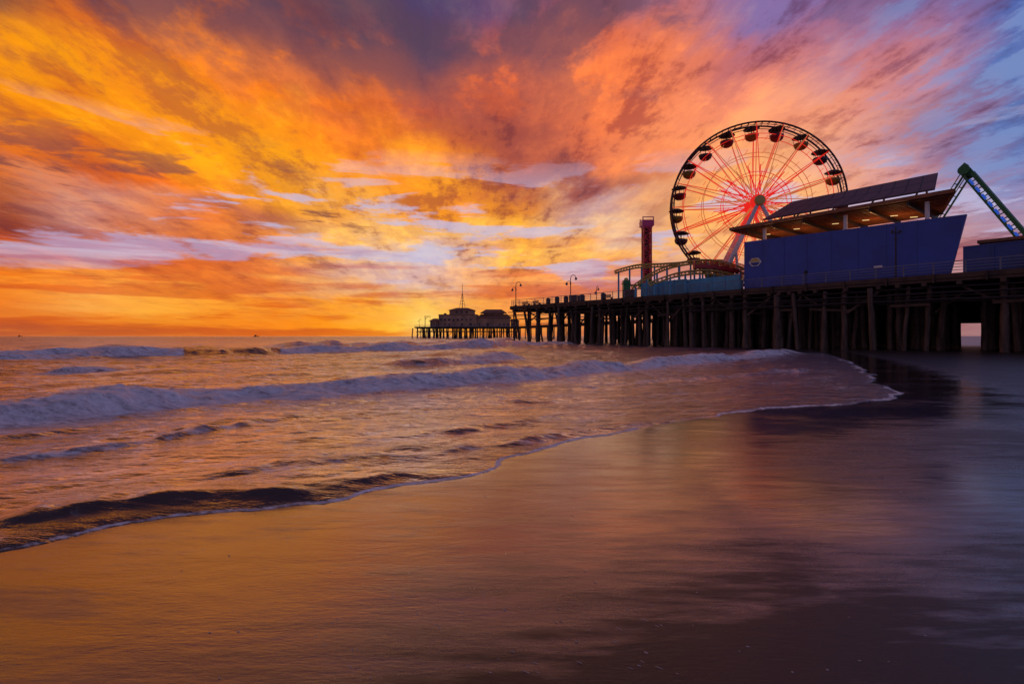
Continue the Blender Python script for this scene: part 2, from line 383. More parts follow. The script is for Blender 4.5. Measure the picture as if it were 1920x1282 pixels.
wet=np.maximum(wet,1.4*np.exp(-((X-5.0)**2+(Y-5.0)**2)/1.5**2)-0.2)
wet=np.maximum(wet,1.4*np.exp(-((X-2.7)**2/1.2**2+(Y-5.0)**2/1.6**2))-0.2)
sand=grid_mesh('sand_beach',X,Y,Z,np.ones_like(X,bool),SAND,{'wet':wet},wrap=True); sand['kind']='structure'
# ------------------------------------------------------------------ sea
m=bpy.data.materials.new('sea_water'); m.use_nodes=True; T=NT(m.node_tree); b=T.n['Principled BSDF']
c=T.new('ShaderNodeTexCoord'); O=c.outputs['Object']
fa=T.new('ShaderNodeAttribute'); fa.attribute_name='foam'; fo=fa.outputs['Fac']
ea=T.new('ShaderNodeAttribute'); ea.attribute_name='edge'; ed=ea.outputs['Fac']
da=T.new('ShaderNodeAttribute'); da.attribute_name='dist'; di=da.outputs['Fac']
lace=T.noise(T.mapping(O,scale=(1,1.5,1),rot=(0,0,0.7)),7.0,7,0.72,0.3)
lace2=T.noise(T.mapping(O,scale=(0.7,2.6,1),rot=(0,0,-0.80)),1.6,9,0.72,0.3)
ln=T.m('ADD',T.m('MULTIPLY',lace,0.38),T.m('MULTIPLY',lace2,0.62))
fm=T.mr(T.m('ADD',fo,T.m('MULTIPLY',T.m('SUBTRACT',ln,0.5),3.4)),0.20,1.15,smooth=True)
fm=T.m('MULTIPLY',T.m('MULTIPLY',fm,T.mr(fo,0.02,0.25)),0.92)
fm=T.m('MAXIMUM',fm,T.m('MULTIPLY',T.mr(T.m('ADD',ed,T.m('MULTIPLY',T.m('SUBTRACT',lace,0.5),1.3)),0.15,0.7,smooth=True),T.mr(ed,0.02,0.2)))
dn=T.noise(T.mapping(O,scale=(0.5,1.8,1),rot=(0,0,-0.8)),0.55,6,0.6,0.3)
b.inputs['Metallic'].default_value=1.0
b.inputs['Base Color'].default_value=(0.95,0.93,1.0,1)
db=T.new('ShaderNodeBsdfPrincipled'); db.inputs['Base Color'].default_value=(0.020,0.012,0.014,1); db.inputs['IOR'].default_value=1.8
rgh=T.mr(di,6.0,120.0,0.09,0.22); T.put(b.inputs['Roughness'],rgh); T.put(db.inputs['Roughness'],rgh)
w1=T.noise(T.mapping(O,scale=(1.0,3.2,1),rot=(0,0,-0.80)),0.9,6,0.6,0.3)
w2=T.noise(T.mapping(O,scale=(1.0,2.4,1),rot=(0,0,-0.6)),4.0,4,0.6,0.2)
w3=T.noise(T.mapping(O,scale=(1.0,4.0,1),rot=(0,0,-0.5)),0.16,5,0.6,0.3)
hh=T.m('ADD',T.m('MULTIPLY',w1,T.mr(di,3,40,0.058,0.28)),T.m('MULTIPLY',w2,T.mr(di,3,30,0.008,0.03)))
hh=T.m('ADD',hh,T.m('MULTIPLY',w3,T.mr(di,30,300,0.0,2.2)))
bn=T.new('ShaderNodeBump'); bn.inputs['Strength'].default_value=0.85; bn.inputs['Distance'].default_value=1.0
T.l.new(hh,bn.inputs['Height']); T.l.new(bn.outputs[0],b.inputs['Normal']); T.l.new(bn.outputs[0],db.inputs['Normal'])
lw=T.new('ShaderNodeLayerWeight'); lw.inputs[0].default_value=0.5; T.l.new(bn.outputs[0],lw.inputs['Normal'])
sh=T.m('MULTIPLY',T.mr(lw.outputs['Facing'],0.66,0.92,0.0,1.0,True),T.mr(dn,0.35,0.58,0.55,1.0))
wm=T.new('ShaderNodeMixShader'); T.l.new(sh,wm.inputs[0]); T.l.new(db.outputs[0],wm.inputs[1]); T.l.new(b.outputs[0],wm.inputs[2])
fb=T.new('ShaderNodeBsdfPrincipled'); fb.inputs['Roughness'].default_value=0.7
T.l.new(T.mix(T.mr(ln,0.38,0.58),(0.42,0.36,0.38,1),(0.97,0.91,0.90,1)),fb.inputs['Base Color'])
bn2=T.new('ShaderNodeBump'); bn2.inputs['Strength'].default_value=0.35; bn2.inputs['Distance'].default_value=0.08
T.l.new(ln,bn2.inputs['Height']); T.l.new(bn2.outputs[0],fb.inputs['Normal'])
ms=T.new('ShaderNodeMixShader'); T.l.new(fm,ms.inputs[0]); T.l.new(wm.outputs[0],ms.inputs[1]); T.l.new(fb.outputs[0],ms.inputs[2])
T.l.new(ms.outputs[0],T.n['Material Output'].inputs[0]); SEA=m
R=np.r_[np.geomspace(2.5,60,600),np.geomspace(61,45000,260)]
A=np.radians(np.arange(-105,52,0.17))
Rg,Ag=np.meshgrid(R,A,indexing='ij'); X=Rg*np.sin(Ag); Y=Rg*np.cos(Ag)
S=sdist(X,Y); Rr=Rg
keep=S>-0.8-0.01*Rr
lf=np.clip((-X-0.3)/2.0,0,1)*np.clip(1-Rr/12,0,1)
lipL=0.018+0.060*lf
Z=np.where(S>0,lipL*(1-np.exp(-np.maximum(S,0)/(0.10+0.10*lf))),S*0.25)
u=X*0.70+Y*0.71; v=X*0.71-Y*0.70
dp=np.clip(S/5,0,1)
Z+=dp*0.070*fbm(u*0.40,v*1.5,4,5)+dp*np.clip((Rr-8)/30,0,1)*0.26*fbm(u*0.16,v*0.5,4,9)
Z+=np.clip((Rr-30)/60,0,1)*np.clip(S/20,0,1)*0.55*fbm(u*0.035,v*0.12,4,21)
Z+=np.clip(S/0.6,0,1)*0.018*fbm(u*1.2,v*4.2,3,15)
foam=np.zeros_like(X)
edge=np.exp(-((S-0.004*Rr)/(0.0045*Rr+0.003))**2)*np.clip(0.65+1.3*fbm(X*0.9,Y*0.9,3,77),0,1)*np.clip(1.3-Rr/45,0,1)*(1-0.45*lf)
foam=np.maximum(foam,np.clip(0.20+0.65*fbm(u*0.4,v*1.4,4,31),0,0.50)*np.clip(S/1.0,0,1)*np.clip(1-Rr/80,0,1))
foam=np.maximum(foam,0.42*np.exp(-np.maximum(S,0)/(0.03*Rr))*np.clip((X+2)/6,0,1)*np.clip(S/0.05,0,1)*np.clip(1-Rr/60,0,1))
def wave(pts,h,wf,wb,foamf,ends=(0.06,0.06),hseed=1,wob=0.3,foamback=0.6,lump=0.0,pre=0.0,wid=1.0):
    global Z,foam
    P=chaikin(pts,2)
    lo=P.min(0)-wb*4-3; hi=P.max(0)+wb*4+3
    mk=(X>lo[0])&(X<hi[0])&(Y>lo[1])&(Y<hi[1])&(S>-1)
    x=X[mk]; y=Y[mk]; d,sd,par=pdist(x,y,P)
    q=d*sd+wob*fbm(x*0.5/max(wf,.3),y*0.5/max(wf,.3),4,hseed)*1.3
    ee=np.clip(par/ends[0],0,1)*np.clip((1-par)/ends[1],0,1); ee=ee*ee*(3-2*ee)
    hh=h*np.clip(0.80+1.1*fbm(x*0.22/wf,y*0.22/wf,3,hseed+5),0.25,1.6)*ee
    q0=q-wf*1.2
    pr=np.where(q0<0,np.exp(-(q0/wf)**2),np.exp(-(q0/wb)**2))
    f=foamf(par,x,y) if callable(foamf) else foamf
    lumps=lump*fbm(x*4.0,y*4.0,4,hseed+9,0.6)*f*ee*np.exp(-(q0/(wf*1.5))**2)
    Z[mk]+=(hh*pr+lumps)*np.clip(S[mk]/0.12,0,1)
    fr=np.exp(-np.clip(np.abs(q0+wf*0.5)-wf*0.8*wid,0,None)**2/(0.5*wf*wid)**2)
    bk_=foamback*np.where(q0>0,np.exp(-q0/(wb*0.7)),0)
    pf=pre*np.where(q0<0,np.exp(q0/(wf*6)),0)
    foam[mk]=np.maximum(foam[mk],np.maximum(np.maximum(fr,bk_),pf)*f*np.clip(ee*1.5,0,1))
wave([(-24,-6),(-15,2.5),gw(-120,818),gw(0,806),gw(200,778),gw(400,758),gw(600,746),gw(800,729),gw(1000,712),gw(1200,692),gw(1350,676),gw(1500,661)],0.32,0.60,2.4,
     lambda p,x,y:np.clip(1.05+0.9*fbm(x*0.6,y*0.6,3,4),0.45,1.15),(0.02,0.04),2,0.45,0.85,0.06,0.68,1.1)
wave([(-80,10),gw(-300,682),gw(0,676),gw(200,671),gw(340,668),gw(430,668),gw(520,663),gw(700,659),(-7,60),(2,66),(12,84)],0.70,1.3,5.5,
     lambda p,x,y:np.where((x/y*960+960>345)&(x/y*960+960<525),0.02,1.0)*np.clip(1.0+0.8*fbm(x*0.15,y*0.15,3,8),0.3,1.1),(0.05,0.1),6,1.0,0.7,0.08,0.45,1.05)
wave([gw(40,700),gw(160,698),gw(300,694)],0.14,0.6,2.5,0.85,(0.3,0.3),12,0.4,0.6,0.03)
wave([gw(650,690),gw(780,688),gw(880,682),gw(1010,672)],0.32,0.9,3.0,
     lambda p,x,y:np.where(x/y<-0.10,0.50,0.85),(0.3,0.25),16,0.5,0.7,0.04,0.2)
wave([(-40,60),(-15,86),(10,112)],0.8,2.0,8,0.6,(0.2,0.2),22,1.5,0.5,0.1)
wave([(-9,3.4),gw(-60,885),gw(0,876),gw(200,851),gw(400,815),gw(560,787),gw(640,770)],0.070,0.13,0.8,0.60,(0.02,0.3),26,0.12,0.35,0.0,0.35)
wave([gw(300,905),gw(450,893),gw(600,880),gw(750,868),gw(900,848),gw(1000,832),gw(1130,812),gw(1280,790)],0.055,0.15,0.6,0.35,(0.15,0.2),30,0.14,0.4)
wave([gw(-80,1010),gw(60,992),gw(200,966),gw(320,952),gw(450,945),gw(580,935),gw(700,908),gw(820,896)],0.058,0.11,0.40,0.05,(0.12,0.2),33,0.05,0.1)
wave([gw(480,800),gw(640,790),gw(820,770),gw(1000,758),gw(1200,745)],0.055,0.22,0.7,0.30,(0.3,0.3),37,0.2,0.4)
wave([gw(700,830),gw(860,815),gw(1020,795),gw(1180,775)],0.045,0.15,0.5,0.25,(0.3,0.3),47,0.15,0.4)
wave([gw(1000,740),gw(1200,722),gw(1400,705),gw(1560,693)],0.07,0.3,1.0,0.45,(0.2,0.2),41,0.3,0.3)
sea=grid_mesh('sea_water',X,Y,Z,keep,SEA,{'foam':foam,'dist':Rr,'edge':edge}); sea['kind']='structure'
# ------------------------------------------------------------------ pier frame
OX,OY=46.0,46.0; ax=Vector((-0.615,0.789,0)).normalized(); nx=Vector((0.789,0.615,0)).normalized()
ANG=math.atan2(ax.y,ax.x)
DK=7.5
def P(s,d,z=DK): return Vector((OX,OY,0))+ax*s+nx*d+Vector((0,0,z))
def sbox(mb,s0,s1,d0,d1,z0,z1):
    mb.hexa([P(s0,d0,z0),P(s0,d1,z0),P(s1,d1,z0),P(s1,d0,z0),P(s0,d0,z1),P(s0,d1,z1),P(s1,d1,z1),P(s1,d0,z1)])
pier=empty('pier',P(0,0,0),label='long timber amusement pier on dark wooden piles over the surf',category='pier')
PO=pier.location
mb=MB(); sbox(mb,-45,75,0,58,7.2,7.5)
mb.build('deck',M['deck'],PO,pier)
mb=MB()
s=-45
while s<75:
    e=min(s+3.9,75); j=random.uniform(-.04,.04)
    sbox(mb,s,e,-0.22+j,-0.003,7.15,7.62); sbox(mb,s+0.05,e-0.05,-0.16+j,-0.003,6.85,7.1)
    mb.box(P(s+0.02,-0.33,7.2),0.16,0.14,0.9,ANG); s+=3.95
sbox(mb,75.003,75.3,-0.2,58,6.95,7.62)
mb.build('edge_beam',M['wood'],PO,pier)
for dd in (0.5,4,8,13,19,26):
    mb=MB(); sbox(mb,-45,74.5,dd-0.15,dd+0.15,6.85,7.197); mb.build('stringer',M['wood'],PO,pier)
for zz,dd,rr_ in ((5.75,-0.25,.10),(4.9,0.4,.09),(6.35,-0.1,.08),(5.45,-0.3,.05),(5.1,-.25,.12)):
    mb=MB(); s=-44; e_=73 if rr_!=.12 else 34
    while s<e_:
        mb.tube(P(s,dd,zz+random.uniform(-.05,.05)),P(s+6,dd,zz+random.uniform(-.05,.05)),rr_,n=6); s+=6
    mb.build('utility_pipe',M['dark'],PO,pier)
for dd,z0,sa_,sb in ((20,4.3,-44,45),(36,3.9,-44,40),(52,3.7,-44,40)):  # dark plank walls added under the deck to close bright gaps between piles
    mb=MB(); sbox(mb,sa_,sb,dd,dd+0.2,z0,7.19); mb.build('added_dark_screen',M['wood'],PO,pier)
def pilemesh(h,r,seed):
    rr=random.Random(seed); mb=MB(); n=9; K=9; Pv=[];fs=[]
    ph=[rr.uniform(-1,1) for _ in range(40)]
    for k in range(K):
        zz=-0.8+(h+0.8)*k/(K-1); rad=r*(1.12-0.22*k/(K-1))*(1+0.08*ph[k]); ox=0.04*ph[k+10]; oy=0.04*ph[k+20]
        for i in range(n):
            th=2*math.pi*i/n; q=rad*(1+0.09*ph[(i*3)%30]); Pv.append((ox+q*math.cos(th),oy+q*math.sin(th),zz))
    for k in range(K-1):
        for i in range(n): fs.append((k*n+i,k*n+(i+1)%n,(k+1)*n+(i+1)%n,(k+1)*n+i))
    fs.append(tuple(range((K-1)*n,K*n))); mb.add(Pv,fs); return mb
variants=[]
for k in range(4):
    o=pilemesh(6.65,0.19+0.035*k,k+3).build('pier_pile',M['pile'],smooth=True,label='round weathered timber pile holding up the pier deck',category='pile',group='timber piles under the pier')
    variants.append(o)
used=set(); cnt=0
def pile(loc,tilt=(0,0),sc_=1.0):
    global cnt
    k=cnt%4 if cnt<4 else random.randrange(4); cnt+=1
    if k not in used: o=variants[k]; used.add(k)
    else: o=variants[k].copy(); sc.collection.objects.link(o)
    o.location=loc; o.rotation_euler=(tilt[0],tilt[1],random.uniform(0,6)); o.scale=(sc_,sc_,1); return o
bents=[]; s=-11
while s<74.2:
    bents.append(s); s+=random.choice((1.2,1.7,2.2,2.7,3.1))
bents[-1]=73.9
stuff=MB()
def ingap(c): return 0.874<c.x/c.y<0.918
for bi,s in enumerate(bents):
    mb=MB(); mb.beam(P(s,-0.5,6.66),P(s,40,6.66),0.38,0.36); mb.build('cap_beam',M['wood'],PO,pier)
    far=s>52
    for dd in (0.35,3.2,6.2,9.5):
        if s<-2 and dd>7: continue
        j=random.uniform
        p_=P(s+j(-.7,.7),dd+j(-.6,.6),0)
        if ingap(p_): continue
        pile(p_,(j(-.06,.06),j(-.06,.06)),j(.75,1.4))
    for dd in (13,15,17,22,26,30,34,38,43,48,53):
        if far and dd not in (13,17,22,34,43,53): continue
        for e in ((0,1.1) if not far else (0,)):
            c=P(s+random.uniform(-.5,.5)+e,dd+random.uniform(-.8,.8),0)
            if ingap(c): continue
            stuff.tube(c-Vector((0,0,1)),c+Vector((random.uniform(-.2,.2),0,7.1)),0.27,0.23,n=7)
for i in range(70):
    c=Vector((random.uniform(-61,5.5),random.uniform(327,347),0)); stuff.tube(c-Vector((0,0,1)),c+Vector((random.uniform(-.6,.6),0,7.0)),0.36,0.3,n=6)
for s in (57,61,66,70,73):
    d=(P(s+1.3,0.4,6.6)-P(s-0.3,0.4,0)).normalized(); o=pile(P(s-0.3,0.4,0),(0,0),0.9)
    o.rotation_euler=d.to_track_quat('Z','Y').to_euler()
stuff.build('pier_pile_cluster',M['pile'],P(20,30,0),kind='stuff',label='dense dark rows of timber piles deep beneath the pier',category='piles',smooth=True)
for i in range(0,len(bents)-1):
    mb=MB(); a,b_=bents[i],bents[i+1]; dd=random.choice((0.02,3.6,0.05))
    if i%3==0: mb.beam(P(a,dd,6.3),P(b_,dd,4.2+random.uniform(-.4,.5)),0.12,0.25)
    elif i%3==1: mb.beam(P(a-.4,dd,4.6+random.uniform(-.3,.3)),P(b_+.8,dd,4.65),0.14,0.28)
    else: mb.beam(P(b_,dd+.2,6.4),P(a,dd+.2,4.9+random.uniform(-.5,.3)),0.10,0.20)
    mb.build('cross_brace',M['wood'],PO,pier)
def rowdeck(name,a,b_,w,parent,o):
    a=Vector(a);b_=Vector(b_); mb=MB(); mb.beam(a,b_,w,0.5); mb.beam(a-Vector((0,0,.55)),b_-Vector((0,0,.55)),w*0.9,0.35)
    return mb.build(name,M['wood'],o,parent)
walk=empty('pier_walkway',(6,325,0),label='narrow timber walkway linking the outer platform to the pier',category='pier')
rowdeck('deck',(62,150,7.2),(4,332,7.2),12,walk,walk.location)
plat=empty('pier_platform',(-28,335,0),label='outer timber pier platform on piles carrying buildings',category='pier')
rowdeck('deck',(-62,337,7.2),(6,337,7.2),24,plat,plat.location)
mb=MB(); mb.beam((-61,325.4,4.2),(5,325.4,4.2),0.3,0.35); mb.beam((-61,333,4.6),(5,333,4.6),0.3,0.35)
for i in range(10): mb.beam((-60+i*6.6,325.3,1.5),(-56.5+i*6.6,325.3,6.8),0.2,0.25)
mb.build('bracing',M['wood'],plat.location,plat)
wd=(Vector((4,332,0))-Vector((62,150,0))).normalized(); wn_=Vector((wd.y,-wd.x,0))
tdist=0
while tdist<185:
    for e in (-5.2,5.2):
        pile(Vector((62,150,0))+wd*tdist+wn_*e,(0,0),1.1)
    tdist+=9
for i in range(24):
    xx=-61+i*2.85
    for yy in (325.6,333):
        j=random.uniform
        pile((xx+j(-.8,.8),yy,-0.0),(0,j(-.06,.06)),1.45)
for xx in (-62,-55,-48): pile((xx-1.5,325.2,0),(0,0.14),1.2)
def railing(name,a,b_,label,step=2.4,h=1.1,z=DK,r=0.035,n=4):
    a=Vector(a);b_=Vector(b_); L=(b_-a).length; k=max(1,int(L/step)); d=(b_-a)/k; mb=MB()
    for i in range(k+1): mb.beam(a+d*i,a+d*i+Vector((0,0,h)),0.09,0.09)
    for q in range(n):
        zz=Vector((0,0,h*(q+1)/n)); mb.beam(a+zz,b_+zz,0.05 if q<n-1 else 0.1,0.05 if q<n-1 else 0.08)
    return mb.build(name,M['rail'],a,label=label,category='railing')
railing('railing',P(-40,-0.1,7.62),P(74.8,-0.1,7.62),'metal pedestrian railing along the edge of the pier deck',h=1.15)
railing('railing',P(74.8,0.3,7.5),P(74.8,40,7.5),'metal railing across the seaward end of the deck')
railing('railing',(-61.8,325.2,7.45),(5.5,325.2,7.45),'railing around the outer pier platform',3.0)
railing('railing',Vector((62,150,7.45))-wn_*5.7,Vector((4,332,7.45))-wn_*5.7,'railing along the narrow pier walkway',4.0)
# ------------------------------------------------------------------ blue building
bld=empty('arcade_building',P(15,6,DK),label='blue stucco arcade building with open brown roof canopy',category='building'); BO=bld.location
mb=MB()
mb.hexa([P(5.6,2.0,7.5),P(5.6,2.4,7.5),P(26.9,2.4,7.5),P(26.9,2.0,7.5),P(4.3,2.0,13.55),P(4.3,2.4,13.55),P(26.9,2.4,14.05),P(26.9,2.0,14.05)])
mb.hexa([P(7.2,2.403,7.5),P(9.9,13,7.5),P(10.2,13,7.5),P(7.5,2.403,7.5),P(7.0,2.403,13.0),P(9.6,13,13.0),P(9.9,13,13.0),P(7.3,2.403,13.0)])
sbox(mb,26.6,26.9,2.403,13,7.5,14.0); sbox(mb,10.3,26.6,12.7,13,7.5,13.2)
mb.build('wall',M['blue'],BO,bld)
mb=MB()
for s in (8.2,10.9,13.6,16.3,19.0,21.7,24.4): sbox(mb,s,s+0.06,1.985,1.998,7.5,13.62+0.02*(s-5))
mb.build('panel_joint',M['blue2'],BO,bld)
def rq(mb,pts,z0,z1):
    mb.hexa([P(s,d,z0) for s,d in pts]+[P(s,d,z1) for s,d in pts])
mb=MB(); rq(mb,[(5.4,1.9),(8.6,12.5),(29.0,12.5),(28.6,1.9)],16.0,16.12)
roof=mb.build('roof',M['roof'],BO,bld)
mb=MB(); rq(mb,[(5.2,1.6),(5.3,1.897),(28.7,1.897),(28.8,1.6)],15.85,16.22)
rq(mb,[(8.6,12.503),(8.7,12.8),(29.2,12.8),(29.1,12.503)],15.8,16.22)
rq(mb,[(5.1,1.9),(8.4,12.5),(8.598,12.5),(5.397,1.9)],15.8,16.2)
rq(mb,[(28.603,1.9),(29.003,12.5),(29.2,12.5),(28.8,1.9)],15.8,16.2)
o=mb.build('fascia',M['roof'],BO,roof)
mb=MB()
for d in np.arange(2.4,12.4,0.75):
    s0=5.45+(d-1.9)*0.302; mb.beam(P(s0,d,15.85),P(28.55,d,15.85),0.14,0.28)
mb.build('slats',M['roof'],BO,roof)
mb=MB()
for s in (9,12.5,16,19.5,23,26.5): mb.beam(P(s,1.95,15.5),P(s,12.4,15.5),0.2,0.4)
mb.build('rafters',M['dark'],BO,roof)
for s in (7.6,15.2,24.6):
    mb=MB(); mb.box(P(s,2.9,(13.3+15.5)/2),0.34,0.34,2.4,ANG); mb.build('post',M['white'],BO,bld)
for s in (18,28):
    mb=MB(); mb.box(P(s,11.5,(7.5+15.5)/2),0.32,0.32,7.9,ANG); mb.build('post',M['white'],BO,bld)
for i,(s,d) in enumerate(((25.5,5.5),(21.5,5.0),(17.2,5.5),(14.2,6.2),(11.4,6.2),(10.2,8.8))):
    mb=MB(); mb.box(P(s,d,15.3),0.7,0.05,0.06,ANG+0.5); lm=mb.build('ceiling_lamp',M['bulb'],BO,bld)
    if i in (0,1,3,4):
        pl=bpy.data.lights.new('canopy_lamp_light','POINT'); pl.energy=140; pl.color=(1.0,0.42,0.14); pl.shadow_soft_size=0.4
        po=bpy.data.objects.new('canopy_lamp_light',pl); sc.collection.objects.link(po); po.location=P(s,d+1,13.7)
c0=P(6.7,1.7,16.55);c1=P(24.3,1.7,16.55);c2=P(22.9,7,19.45);c3=P(7.6,7,19.45)
me=bpy.data.meshes.new('solar_array'); th=Vector((0,0,-0.15))
vs=[c0,c1,c2,c3,c0+th,c1+th,c2+th,c3+th]
me.from_pydata([tuple(v_-BO) for v_ in vs],[],[(0,3,2,1),(4,5,6,7),(0,1,5,4),(1,2,6,5),(2,3,7,6),(3,0,4,7)])
uvl=me.uv_layers.new(name='UVMap'); uvd={0:(0,0),1:(16,0),2:(16,3.4),3:(0,3.4)}
for lp in me.loops: uvl.data[lp.index].uv=uvd.get(lp.vertex_index,(0.5,0.5))
me.materials.append(M['solar']); o=bpy.data.objects.new('solar_panel',me); sc.collection.objects.link(o); o.parent=bld
mb=MB()
for s in (8.5,12.5,16.5,20.5,22.5):
    mb.beam(P(s,6.6,16.1),P(s,6.6,19.0),0.15,0.15); mb.beam(P(s,2.2,16.1),P(s,6.4,18.9),0.12,0.15)
mb.build('panel_frame',M['roof'],BO,bld)
def disc(mb,c,r1,r2,n,thk=0.04,a0=0.0,a1=2*math.pi):
    Pv=[]
    full=a1-a0>6.2
    for e in (0,1):
        for k in range(n):
            th_=a0+(a1-a0)*k/(n if full else n-1); Pv.append(c+ax*(-r1*math.cos(th_))+Vector((0,0,r2*math.sin(th_)))-nx*(thk*e))
    mb.add(Pv,[tuple(range(n)),tuple(range(2*n-1,n-1,-1))]+[(k,n+k,n+(k+1)%n,(k+1)%n) for k in range(n)])
sg=empty('wall_emblem',P(25.4,1.99,11.2),label='small yellow and white sunset emblem fixed to blue wall',category='sign')
mb=MB(); disc(mb,P(25.4,1.98,11.2),0.85,0.62,6); mb.build('backing',M['white'],sg.location,sg)
mb=MB(); disc(mb,P(25.4,1.93,11.25),0.60,0.44,12,0.04,0.0,math.pi); mb.build('sunburst',M['gold'],sg.location,sg)
mb=MB(); disc(mb,P(25.4,1.93,11.15),0.56,0.40,12,0.04,math.pi,2*math.pi); mb.build('sea_panel',M['blue2'],sg.location,sg)
mb=MB(); sbox(mb,11.3,12.1,1.94,1.983,8.95,9.25); mb.build('wall_notice',M['white'],P(11.7,1.96,9.1),label='small white rectangular notice on the blue wall',category='sign')
mb=MB(); sbox(mb,-40,4.6,2.2,2.6,7.5,10.25); sbox(mb,-40,4.6,2.15,2.65,10.253,10.4)
s=-39.5
while s<4.4: sbox(mb,s,s+0.14,2.12,2.197,7.5,10.25); s+=2.2
mb.build('parapet_wall',M['blue2'],P(0,2.4,7.5),label='low dull blue wall with cap along the deck',category='wall')
kb=empty('kiosk_building',P(-3,9,DK),label='low flat roofed kiosk behind the blue wall',category='building')
mb=MB(); sbox(mb,-8,3.5,6,12,7.5,11.0); mb.build('wall',M['stucco'],kb.location,kb)
mb=MB(); sbox(mb,-8.6,4.1,5.4,12.6,11.003,11.3); mb.build('roof',M['roof'],kb.location,kb)
mb=MB(); sbox(mb,-5,1,5.97,5.998,9.2,10.7); mb.build('window',M['window'],kb.location,kb)
for a,b_,h in ((27.2,35.2,2.2),(35.25,43.2,2.35)):
    mb=MB(); sbox(mb,a,b_,1.4,1.6,7.5,7.5+h)
    k=a
    while k<b_: sbox(mb,k,k+0.12,1.33,1.397,7.5,7.5+h+0.08); k+=1.98
    mb.build('panel_wall',M['teal'],P(a,1.5,7.5),label='light blue panelled boundary wall on the pier deck',category='wall')
# ------------------------------------------------------------------ ferris wheel
beta=math.radians(-12); tv=Vector((math.cos(beta),math.sin(beta),0)); wnrm=Vector((math.sin(beta),-math.cos(beta),0))
FC=Vector((38.75,81.6,22.4)); FR=12.85
fw=empty('ferris_wheel',(FC.x,FC.y,DK),label='large ferris wheel with red lit spokes and round gondolas',category='ferris wheel'); FO=fw.location
def wp(r,th,off): return FC+tv*(r*math.cos(th))+Vector((0,0,r*math.sin(th)))+wnrm*off
def ring(mb,r,off,tr,n=80,k=6):
    Pv=[];fs=[]
    for i in range(n):
        th=2*math.pi*i/n
        for j in range(k):
            ph=2*math.pi*j/k; Pv.append(wp(r+tr*math.cos(ph),th,off+tr*math.sin(ph)))
    for i in range(n):
        for j in range(k): fs.append((i*k+j,i*k+(j+1)%k,((i+1)%n)*k+(j+1)%k,((i+1)%n)*k+j))
    mb.add(Pv,fs)
mb=MB()
for off in (-0.95,0.95): ring(mb,FR,off,0.15); ring(mb,FR-0.42,off,0.06)
for i in range(80):
    th=2*math.pi*i/80; mb.tube(wp(FR,th,-0.95),wp(FR,th,0.95),0.05,n=4)
    mb.tube(wp(FR,th,0.95),wp(FR-0.42,th+0.04,0.95),0.04,n=4)
mb.build('rim',M['rim'],FO,fw)
for r_,m_ in ((11.0,'spoke'),(8.0,'spoke2'),(5.0,'spoke')):
    mb=MB()
    for off in (-1.0,1.0): ring(mb,r_,off,0.055,40,5)
    mb.build('inner_ring',M[m_],FO,fw)
for i in range(20):
    th=2*math.pi*(i+0.5)/20; mb=MB(); dth=2*math.pi/40
    for e in (-dth,dth): mb.tube(wp(0.9,th-e*2,1.9),wp(FR-0.1,th+e,0.95),0.062,n=4)
    for e in (-dth,dth): mb.tube(wp(0.9,th,-1.9),wp(FR-0.1,th+e,-0.95),0.055,n=4)
    for sg_ in (-1,1): mb.tube(wp(0.9,th+dth*sg_*.5,sg_*1.9),wp(6.0,th+dth*sg_*.5,sg_*1.4),0.075,n=4)
    for k in range(1,6):
        r0=FR*(k)/6; mb.tube(wp(r0,th,-1.9+0.95*k/5),wp(r0,th,1.9-0.95*k/5),0.04,n=4)
    mb.build('spoke',M['spoke'] if i%3 else M['spoke2'],FO,fw)
mb=MB(); mb.tube(FC-wnrm*2.8,FC+wnrm*2.8,0.45,n=16)
for o_ in (-1.9,1.9): mb.tube(FC+wnrm*(o_-0.12),FC+wnrm*(o_+0.12),1.2,n=24)
hub=mb.build('hub',M['spoke'],FO,fw)
mb=MB(); mb.tube(FC+wnrm*2.82,FC+wnrm*3.2,0.85,0.7,n=10); mb.build('hub_cap',M['gold'],FO,hub)
for sgn in (-1,1):
    for e in (-1,1):
        mb=MB(); top=FC+wnrm*(2.5*sgn); bot=Vector((FC.x,FC.y,DK))+wnrm*(3.6*sgn)+tv*(e*7.0)
        mb.tube(top,bot,0.28,0.42,n=10)
        mb.tube(top.lerp(bot,0.5),Vector((FC.x,FC.y,DK))+wnrm*(3.2*sgn)+tv*(e*3.0),0.20,n=8)
        mb.build('support_leg',M['white'],FO,fw)
    mb=MB(); mb.tube(Vector((FC.x,FC.y,DK+4.2))+wnrm*(3.3*sgn)-tv*5.0,Vector((FC.x,FC.y,DK+4.2))+wnrm*(3.3*sgn)+tv*5.0,0.14,n=8)
    mb.build('cross_strut',M['white'],FO,fw)
